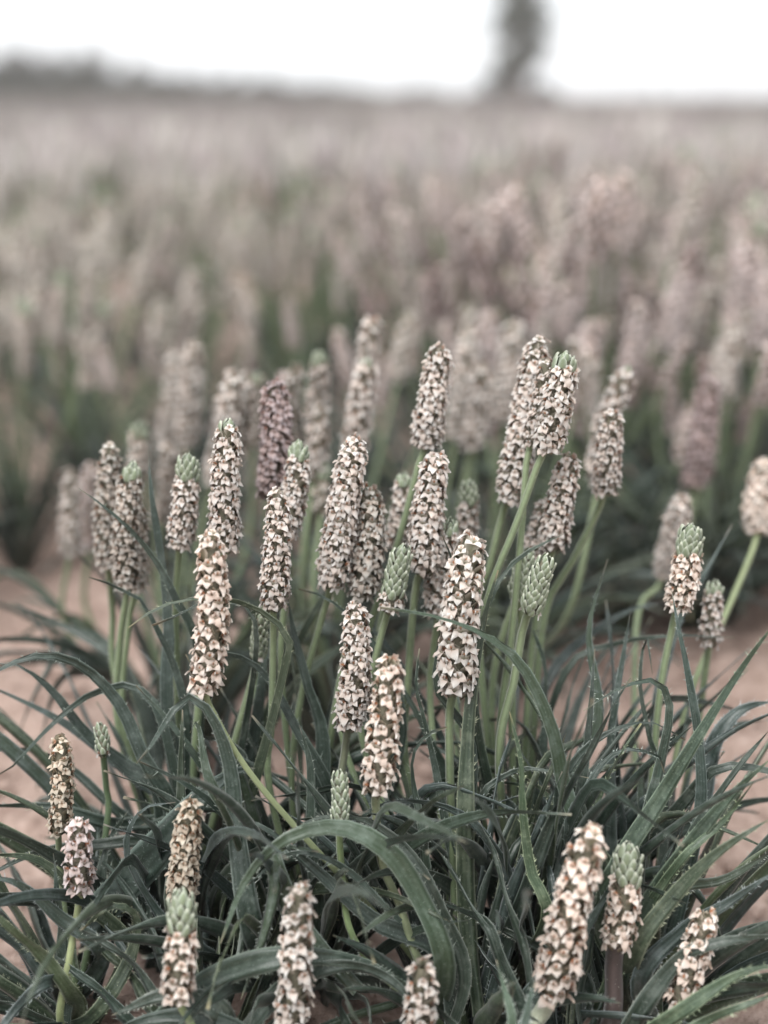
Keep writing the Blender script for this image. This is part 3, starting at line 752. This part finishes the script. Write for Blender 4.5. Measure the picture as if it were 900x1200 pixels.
for t_, b_, w_, d_, st, tp in [((374, 414), (368, 500), 30, .63, 'plain', .15), ((376, 480), (368, 560), 32, .62, 'plain', 0), ((348, 432), (342, 530), 28, .65, 'plain', 0), ((334, 440), (326, 520), 28, .67, 'mauve', 0),
                               ((436, 376), (420, 500), 32, .64, 'plain', 0), ((430, 424), (414, 528), 37, .61, 'plain', .06), ((380, 545), (376, 600), 26, .62, 'dark', .3)]:
    J_.spike(t_, b_, w_, d_, st, tp, pitch=.0042, low=True)
J_.fill(38, ln=(.12, .16), hairs=0)
K_ = Plant('blurred plantain plant with a fan of greyish spikes behind the two tallest spikes', ground_at(575, .72))
for t_, b_, w_, d_, st, tp in [((549, 388), (535, 512), 34, .68, 'plain', 0), ((602, 381), (590, 492), 35, .70, 'plain', 0), ((564, 432), (552, 522), 35, .66, 'plain', 0), ((574, 368), (566, 440), 34, .78, 'mauve', 0), ((736, 433), (702, 568), 36, .60, 'plain', .05),
                               ((692, 380), (680, 450), 34, .78, 'mauve', 0), ((690, 420), (682, 500), 36, .76, 'plain', 0), ((640, 330), (632, 400), 30, .85, 'mauve', 0), ((668, 335), (660, 400), 30, .85, 'mauve', 0)]:
    K_.spike(t_, b_, w_, d_, st, tp, pitch=.0042, low=True)
K_.fill(38, ln=(.12, .17), hairs=0)
L_ = Plant('blurred plantain plant with a leaning rose-mauve spike behind the green-tipped cream spikes', ground_at(815, .80))
for t_, b_, w_, d_, st, tp in [((831, 446), (815, 566), 39, .68, 'purple', 0), ((749, 358), (734, 440), 33, .78, 'mauve', 0), ((799, 314), (786, 405), 34, .82, 'mauve', 0), ((830, 340), (820, 410), 30, .86, 'plain', 0), ((876, 288), (862, 390), 36, .82, 'mauve', 0),
                               ((860, 385), (846, 460), 38, .76, 'plain', 0), ((898, 320), (890, 400), 34, .80, 'mauve', 0), ((720, 290), (708, 360), 40, .88, 'mauve', 0), ((330, 372), (326, 440), 34, .9, 'mauve', 0)][:8]:
    L_.spike(t_, b_, w_, d_, st, tp, pitch=.0042, low=True)
L_.fill(38, ln=(.13, .19), hairs=0)
for p_ in (A, B, C_, D_, E_, F_, G_, H_, I_, J_, K_, L_): p_.finish()

# ------------------------------------------------------------------ the rows behind: prototypes, then copies with copied parts
def spike_stock(style, seed, L, R, tip=0.0):
    lay, core, _ = spike_layout((0, 0, 0), (0, 0, L), R, seed, tip, .0048)
    return spike_joined(lay, core, style, seed, True).mesh('flower_spike', M_FLOR)
STOCK = [spike_stock(st, 40 + i, .036 + .005 * (i % 4), .0058, tp) for i, (st, tp) in enumerate([('mauve', 0), ('plain', 0), ('mauve', .1), ('plain', .15), ('purple', 0), ('pale', 0)])]
def stock_plant(seed, nleaf, nspike, stock):
    """parts of one plant as (name, mesh, matrix)"""
    r = random.Random(seed); parts = []
    for i in range(nleaf):
        az = 6.283 * (i + r.random()) / nleaf; ln = r.uniform(.11, .18); a = r.uniform(.9, 1.45); dr = r.uniform(.6, 2.2)
        h = np.array([math.cos(az), math.sin(az), 0]); pts = [h * .005]
        for k in range(6):
            pts.append(pts[-1] + (h * math.cos(a) + np.array([0, 0, math.sin(a)])) * ln / 6); a -= dr / 6 * (.5 + k / 5)
            pts[-1][2] = max(pts[-1][2], .006)
        tg = np.gradient(np.array(pts), axis=0); side = np.cross(h, [0, 0, 1.0])
        nv = np.array([nrm(np.cross(side, t_)) for t_ in tg]); nv = np.stack([np.interp(np.linspace(0, 1, 10), np.linspace(0, 1, 7), nv[:, k]) for k in range(3)], 1)
        G, _ = leaf_geo(pts, r.uniform(.005, .008), nv, twist=r.uniform(-1, 1), n=10, hairs=0, lod=3, seed=seed * 100 + i)
        parts.append(('leaf', G.mesh('leaf', M_LEAF), Matrix.Identity(4), r.choice(LEAF_TINTS)))
    for i in range(nspike):
        az = 6.283 * (i + r.random()) / nspike; rad = r.uniform(.015, .085); z = r.uniform(.13, .20)
        tp = Vector((math.cos(az) * rad, math.sin(az) * rad, z))
        lean = Vector((math.cos(az) * rad * 3, math.sin(az) * rad * 3, .6)).normalized()
        G = stalk_geo([(0, 0, 0), tuple(Vector((tp.x * .35, tp.y * .35, z * .5))), tuple(tp + lean * .002)], .0013, .0011, STALK_G0, STALK_G1, n=8, nc=5, hairs=0, seed=i)
        parts.append(('flower_stalk', G.mesh('flower_stalk', M_STALK), Matrix.Identity(4), (1, 1, 1)))
        parts.append(('flower_spike', STOCK[r.choice(stock)], Matrix.Translation(tp) @ lean.to_track_quat('Z', 'Y').to_matrix().to_4x4() @ Matrix.Rotation(r.uniform(0, 6.28), 4, 'Z'), (1, 1, 1)))
    return parts
STOCK_P = [stock_plant(500 + i, nl, ns, st) for i, (nl, ns, st) in enumerate([(26, 17, (1, 3, 5)), (26, 19, (1, 5, 0)), (26, 17, (0, 2, 4, 1)), (24, 19, (0, 0, 4, 1)), (36, 3, (1, 0))])]
r2 = random.Random(21)
def place_parts(x, y, label, group, k, size=1.0):
    e = bpy.data.objects.new('plantain_plant', None); COL.objects.link(e); e.empty_display_size = .02
    e.location = (x, y, float(ground_h(x, y)) - .002); e.rotation_euler = (0, 0, r2.uniform(0, 6.28))
    s = r2.uniform(.86, 1.02) + .10 * max(-1, min(1, x / .3)); s *= size; e.scale = (s, s, s)
    tag(e, label, 'plant', group)
    sh = r2.uniform(.9, 1.1)
    for nm, me, mt, tint in STOCK_P[k]:
        o = link(nm, me, e, color=tuple(t * sh * (1.14 if nm == 'flower_spike' else 1) for t in tint)); o.matrix_basis = mt
def place_ok(pts, x, y, dmin):
    return all((x - a) ** 2 + (y - b) ** 2 > dmin * dmin for a, b in pts)
near_pts = [(p.base[0], p.base[1]) for p in (I_, J_, K_, L_)]
row_lab = ['blurred plantain plant with cream-grey spikes in the thick rows behind the soil strip'] * 2 + ['blurred plantain plant with mauve-pink spikes in the thick rows behind the soil strip'] * 2 + ['blurred plantain plant almost all leaves in the thick rows behind the soil strip']
edge_lab = ['leafy plantain plant at the far edge of the bare soil, behind the green-tipped spikes', 'dark leafy plantain plant where the thick rows meet the bare soil strip']
gap_lab = 'dark leafy plantain plant with few spikes in the shaded gap behind the clump'
cnt = 0
for x, y, k in ((.07, .705, 4), (.13, .73, 4), (.19, .75, 4), (.25, .775, 4), (.31, .80, 4), (.36, .78, 4), (-.02, .70, 4), (.10, .79, 3), (.22, .84, 3), (-.36, .80, 4), (-.29, .83, 4)):
    near_pts.append((x, y)); place_parts(x, y, edge_lab[x < 0], 'leafy plants at the far edge of the soil strip' + (' by the dark row' if x < 0 else ''), k, .84)
for y0, y1, sp_, mar in ((.82, 1.0, .078, .10), (1.02, 1.70, .105, .12)):
    for _ in range(900):
        y = r2.uniform(y0, y1); x = r2.uniform(-.30 * y - mar, .30 * y + mar)
        if place_ok(near_pts, x, y, sp_):
            near_pts.append((x, y))
            gap = -.17 < x < .05 and y < 1.22
            k = 4 if gap else r2.choice((0, 1, 1, 4)) if x < -.1 else r2.choice((2, 3, 3, 0))
            place_parts(x, y, gap_lab if gap else row_lab[k], 'leafy plants behind the clump' if gap else 'blurred %s plants of the rows behind the soil strip' % ('cream-spiked' if k < 2 else 'mauve-spiked' if k < 4 else 'leafy'), k, .82 if gap else 1.0); cnt += 1
print('row plants with parts', cnt)

# -- farther plants: one mesh each, from a few shared kinds
def low_plant_geo(seed, nleaf, nspike, seg=3, sides=5, rings=4, tint=1.0, scale=1.0):
    r = np.random.default_rng(seed); G = Geo()
    for i in range(nleaf):
        az = 6.283 * (i + r.random()) / nleaf; ln = r.uniform(.11, .18); a = r.uniform(.9, 1.4); dr = r.uniform(.6, 2.0)
        h = np.array([math.cos(az), math.sin(az), 0]); sd = np.array([-h[1], h[0], 0]); p = h * .005; w = r.uniform(.005, .008) / 2
        V = []
        for k in range(seg + 1):
            ww = w * (1, 1.15, .9, .15)[min(3, int(3 * k / seg))]
            V += [p - sd * ww, p + sd * ww]
            p = p + (h * math.cos(a) + np.array([0, 0, math.sin(a)])) * ln / seg; a -= dr / seg
        c = np.array((.045, .075, .052)) * r.uniform(.8, 1.4)
        G.add(np.array(V) * scale, ring_tris(seg + 1, 2, False), c * tint)
    for i in range(nspike):
        az = 6.283 * (i + r.random()) / nspike; rad = r.uniform(.015, .085); z = r.uniform(.13, .20); L = r.uniform(.034, .052)
        b = np.array([math.cos(az) * rad, math.sin(az) * rad, z]); ax = nrm([b[0] * 3, b[1] * 3, .6])
        s1 = nrm(np.cross(ax, [.2, 1, .3])); s2 = np.cross(ax, s1); th = np.arange(sides) / sides * 6.283
        prof = np.interp(np.linspace(0, 1, rings), [0, .15, .75, 1], [.7, 1, .85, .25]) * .0056
        V = np.array([[b + ax * L * k / (rings - 1) + (s1 * math.cos(q) + s2 * math.sin(q)) * prof[k] * r.uniform(.9, 1.1) for q in th] for k in range(rings)])
        hue = np.array([(.54, .48, .465), (.56, .515, .485), (.50, .43, .43), (.59, .555, .51)][r.integers(4)]) * r.uniform(.8, 1.1)
        C = np.repeat(hue[None], sides * rings, 0) * r.uniform(.75, 1.15, (sides * rings, 1))
        G.add(V.reshape(-1, 3) * scale, ring_tris(rings, sides), C * tint)
        st = np.array([[0, 0, 0], [0, 0, 0], b * [.4, .4, .55], b * [.4, .4, .55], b, b]) + np.array([s1 * .0012 * (-1) ** k for k in range(6)])
        G.add(st * scale, ring_tris(3, 2, False), np.array((.13, .17, .09)) * tint)
    return G
LOWP = [low_plant_geo(700 + i, 14, 15).mesh('plantain_plant', M_FAR) for i in range(6)]
cnt2 = 0; far_pts = [q for q in near_pts if q[1] > 1.5]
for _ in range(6000):
    u = r2.random(); y = math.sqrt(1.68 ** 2 + u * (4.6 ** 2 - 1.68 ** 2)); x = r2.uniform(-.31 * y - .1, .31 * y + .1)
    if cnt2 < 235 and place_ok(far_pts, x, y, .135 + .012 * y):
        far_pts.append((x, y)); cnt2 += 1
        o = link('plantain_plant', LOWP[r2.randrange(6)], None, (x, y, float(ground_h(x, y)) * (y < 3) - (.012 if y > 3 else 0)), color=(r2.uniform(.85, 1.15),) * 3)
        o.rotation_euler = (0, 0, r2.uniform(0, 6.28)); s = r2.uniform(.92, 1.18); o.scale = (s, s, s)
        tag(o, 'hazy small plantain plant in the middle of the field', 'plant', 'plants in the middle of the field')
print('middle plants', cnt2)
# -- the rest of the crop reads as one mass
G = Geo()
mid = [low_plant_geo(800 + i, 9, 6, 2, 4, 3, tint=.68).arrays() for i in range(5)]
fars = [low_plant_geo(820 + i, 6, 6, 2, 3, 2, tint=.70).arrays() for i in range(5)]
for y0, y1, sp_, kinds in ((4.4, 13, .20, mid), (13, 60, .55, fars)):
    y = y0
    while y < y1:
        x = -.62 * y - .6
        while x < .62 * y + .6:
            v, T, c = kinds[r2.randrange(5)]; a = r2.uniform(0, 6.28); s = r2.uniform(.9, 1.2) * (1 if y < 13 else 1.15)
            ca, sa = math.cos(a) * s, math.sin(a) * s
            wide = 1.0 if y < 13 else 2.2
            R_ = np.array([[ca * wide, -sa * wide, 0], [sa * wide, ca * wide, 0], [0, 0, s]])
            G.add(v @ R_.T + np.array([x + r2.uniform(-.5, .5) * sp_, y + r2.uniform(-.5, .5) * sp_, -.012]), T, c * r2.uniform(.85, 1.15))
            x += sp_
        y += sp_ * (1 if y < 13 else 1 + (y - 13) * .02)
flank = [low_plant_geo(840 + i, 10, 9, 2, 4, 3).arrays() for i in range(4)]
y = .82
while y < 4.5:                                                       # the field goes on to both sides
    for sg in (-1, 1):
        x = .31 * y + .16
        while x < .62 * y + .6:
            v, T, c = flank[r2.randrange(4)]; a = r2.uniform(0, 6.28); s = r2.uniform(.85, 1.1)
            R_ = np.array([[math.cos(a) * s, -math.sin(a) * s, 0], [math.sin(a) * s, math.cos(a) * s, 0], [0, 0, s]])
            G.add(v @ R_.T + np.array([sg * x + r2.uniform(-.04, .04), y + r2.uniform(-.05, .05), -.006 if y < 3 else -.012]), T, c * r2.uniform(.85, 1.15))
            x += .12 + .01 * y
    y += .12 + .01 * y
crop = link('distant_crop', G.mesh('distant_crop', M_FAR), kind='stuff')
crop['label'] = 'distant mass of pinkish-grey flowering crop reaching to the horizon'; crop['category'] = 'crop'
print('distant crop triangles', sum(len(t) for t in G.T))

# ------------------------------------------------------------------ far bushes and the lone tree on the horizon
def leafy(G, centers, n, size, col, r, clump=.25):
    """leaf-sized faces spread through clumps"""
    for (c, rad) in centers:
        k = int(n * rad ** 2)
        d = r.standard_normal((k, 3)); d /= np.linalg.norm(d, axis=1)[:, None]
        p = np.asarray(c) + d * (r.random((k, 1)) ** .45) * rad * np.array([1, 1, .85])
        a = r.standard_normal((k, 3)); a /= np.linalg.norm(a, axis=1)[:, None]
        b = np.cross(a, r.standard_normal((k, 3))); b /= np.linalg.norm(b, axis=1)[:, None]
        s = size * r.uniform(.6, 1.4, (k, 1))
        V = np.stack([p - a * s, p + b * s * .45, p + a * s, p - b * s * .45], 1).reshape(-1, 3)
        i = np.arange(k)[:, None] * 4
        T = np.concatenate([i + [0, 1, 2], i + [0, 2, 3]])
        C = np.repeat(np.asarray(col)[None] * r.uniform(.6, 1.4, (k, 1)), 4, 0)
        G.add(V, T, C)
def limb(G, pts, r0, r1, col):
    S = stalk_geo(pts, r0, r1, col, col, n=8, nc=8, hairs=0); G.add(*S.arrays())
rt = np.random.default_rng(5)
TD = 36.0
def far_x(px, d): return (px - 450) / FPX * d * cp
tx = far_x(605, TD)
tree = bpy.data.objects.new('tree', None); COL.objects.link(tree); tree.location = (tx, TD, 0)
tag(tree, 'lone dark tree with a narrow upright crown on the horizon', 'tree')
g = Geo(); bc = (.075, .06, .05)
limb(g, [(0, 0, -.05), (.04, 0, .7), (0, .02, 1.5), (.05, 0, 2.3)], .30, .14, bc)
link('trunk', g.mesh('trunk', M_BARK), tree)
for k in range(7):
    a = k * 2.4; z = .95 + .2 * k; g = Geo()
    limb(g, [(0, 0, z), (math.cos(a) * .28, math.sin(a) * .28, z + .25), (math.cos(a) * .5, math.sin(a) * .5, z + .6)], .06, .02, bc)
    link('limb', g.mesh('limb', M_BARK), tree)
g = Geo(); cs = []
for k in range(46):
    z = .95 + 2.8 * rt.random(); wmax = .64 * min(1, (z - .35) / .9) * min(1, (4.0 - z) / .9)
    a = rt.uniform(0, 6.28); q = wmax * rt.random() ** .5
    cs.append(((math.cos(a) * q, math.sin(a) * q, z), rt.uniform(.20, .36)))
leafy(g, cs, 3600, .055, (.045, .062, .035), rt)
link('crown', g.mesh('crown', M_TREE), tree)
# bushes along the far edge, higher to the left
blab = ['broad grey-green bush on the far edge of the field', 'low scrubby bush at the foot of the lone tree', 'low thin bush on the open far edge right of the lone tree']
bush_spots = [(-60 + 42 * k, 39 + rt.uniform(-2, 4), (1.75 - .085 * k) * rt.uniform(.85, 1.15), 2.0) for k in range(15)]
low_spots = [(-60 + 48 * k, 29 + rt.uniform(-2, 3), (.85 - .035 * k) * rt.uniform(.8, 1.15), 1.7) for k in range(13)]
low_spots += [(-130 - 75 * k, 39 + rt.uniform(-2, 3), rt.uniform(1.2, 1.7), 2.4) for k in range(9)] + [(1060 + 80 * k, 44 + rt.uniform(-2, 3), rt.uniform(.35, .6), 2.4) for k in range(7)]
bush_spots += [(578, 37, .85, 1.1), (632, 37, .80, 1.1)] + [(680 + 50 * k, 44 + rt.uniform(-2, 4), .40 * rt.uniform(.8, 1.2), 2.2) for k in range(7)]
for i, (px, d, h, w) in enumerate(bush_spots + low_spots):
    e = bpy.data.objects.new('bush', None); COL.objects.link(e); e.location = (far_x(px, d), d, 0)
    tag(e, blab[0] if i < 15 else blab[1] if i < 17 else blab[2] if i < 24 or i > 45 else blab[0] if i > 36 else 'low grey-green bush standing in front of the taller bushes beyond the field', 'bush', ('bushes along the far edge of the field', 'bushes at the foot of the tree', 'low bushes on the open far edge', 'low bushes in front of the taller bushes')[0 if i < 15 else 1 if i < 17 else 2 if i < 24 or i > 45 else 0 if i > 36 else 3])
    g = Geo(); cs = []
    for k in range(24):
        a = rt.uniform(0, 6.28); q = w * .5 * rt.random() ** .6; zz = h * (1 - (q / (w * .62)) ** 2) * rt.uniform(.35, .85)
        cs.append(((math.cos(a) * q, math.sin(a) * q, zz), rt.uniform(.14, .26) * max(.5, h)))
    leafy(g, cs, 1500, .06, (.055, .060, .045), rt)
    link('crown', g.mesh('crown', M_TREE), e)
    g = Geo()
    for k in range(4):
        a = k * 1.6 + i; limb(g, [(0, 0, -.05), (math.cos(a) * .1, math.sin(a) * .1, h * .35), (math.cos(a) * w * .2, math.sin(a) * w * .2, h * .7)], .03, .01, bc)
    link('trunk', g.mesh('stems', M_BARK), e)

# ------------------------------------------------------------------ dusty air
def haze():
    m = bpy.data.materials.new('haze'); m.use_nodes = True; nt = m.node_tree; nt.nodes.clear()
    out = nt.nodes.new('ShaderNodeOutputMaterial'); v = nt.nodes.new('ShaderNodeVolumePrincipled')
    v.inputs['Color'].default_value = (.93, .92, .92, 1); v.inputs['Density'].default_value = .004; v.inputs['Anisotropy'].default_value = .2
    nt.links.new(v.outputs[0], out.inputs['Volume'])
    x, y0, y1, z0, z1 = gs + 2, -12, gs + 2, -1.0, 4.4
    V = [(a, b, c) for c in (z0, z1) for b in (y0, y1) for a in (-x, x)]
    T = [(0, 2, 3), (0, 3, 1), (4, 5, 7), (4, 7, 6), (0, 1, 5), (0, 5, 4), (2, 6, 7), (2, 7, 3), (0, 4, 6), (0, 6, 2), (1, 3, 7), (1, 7, 5)]
    o = link('haze', mk_mesh('haze', V, T, np.ones((8, 3)), m, False), kind='stuff')
    o['label'] = 'pale dusty haze over the whole field'; o['category'] = 'haze'
haze()
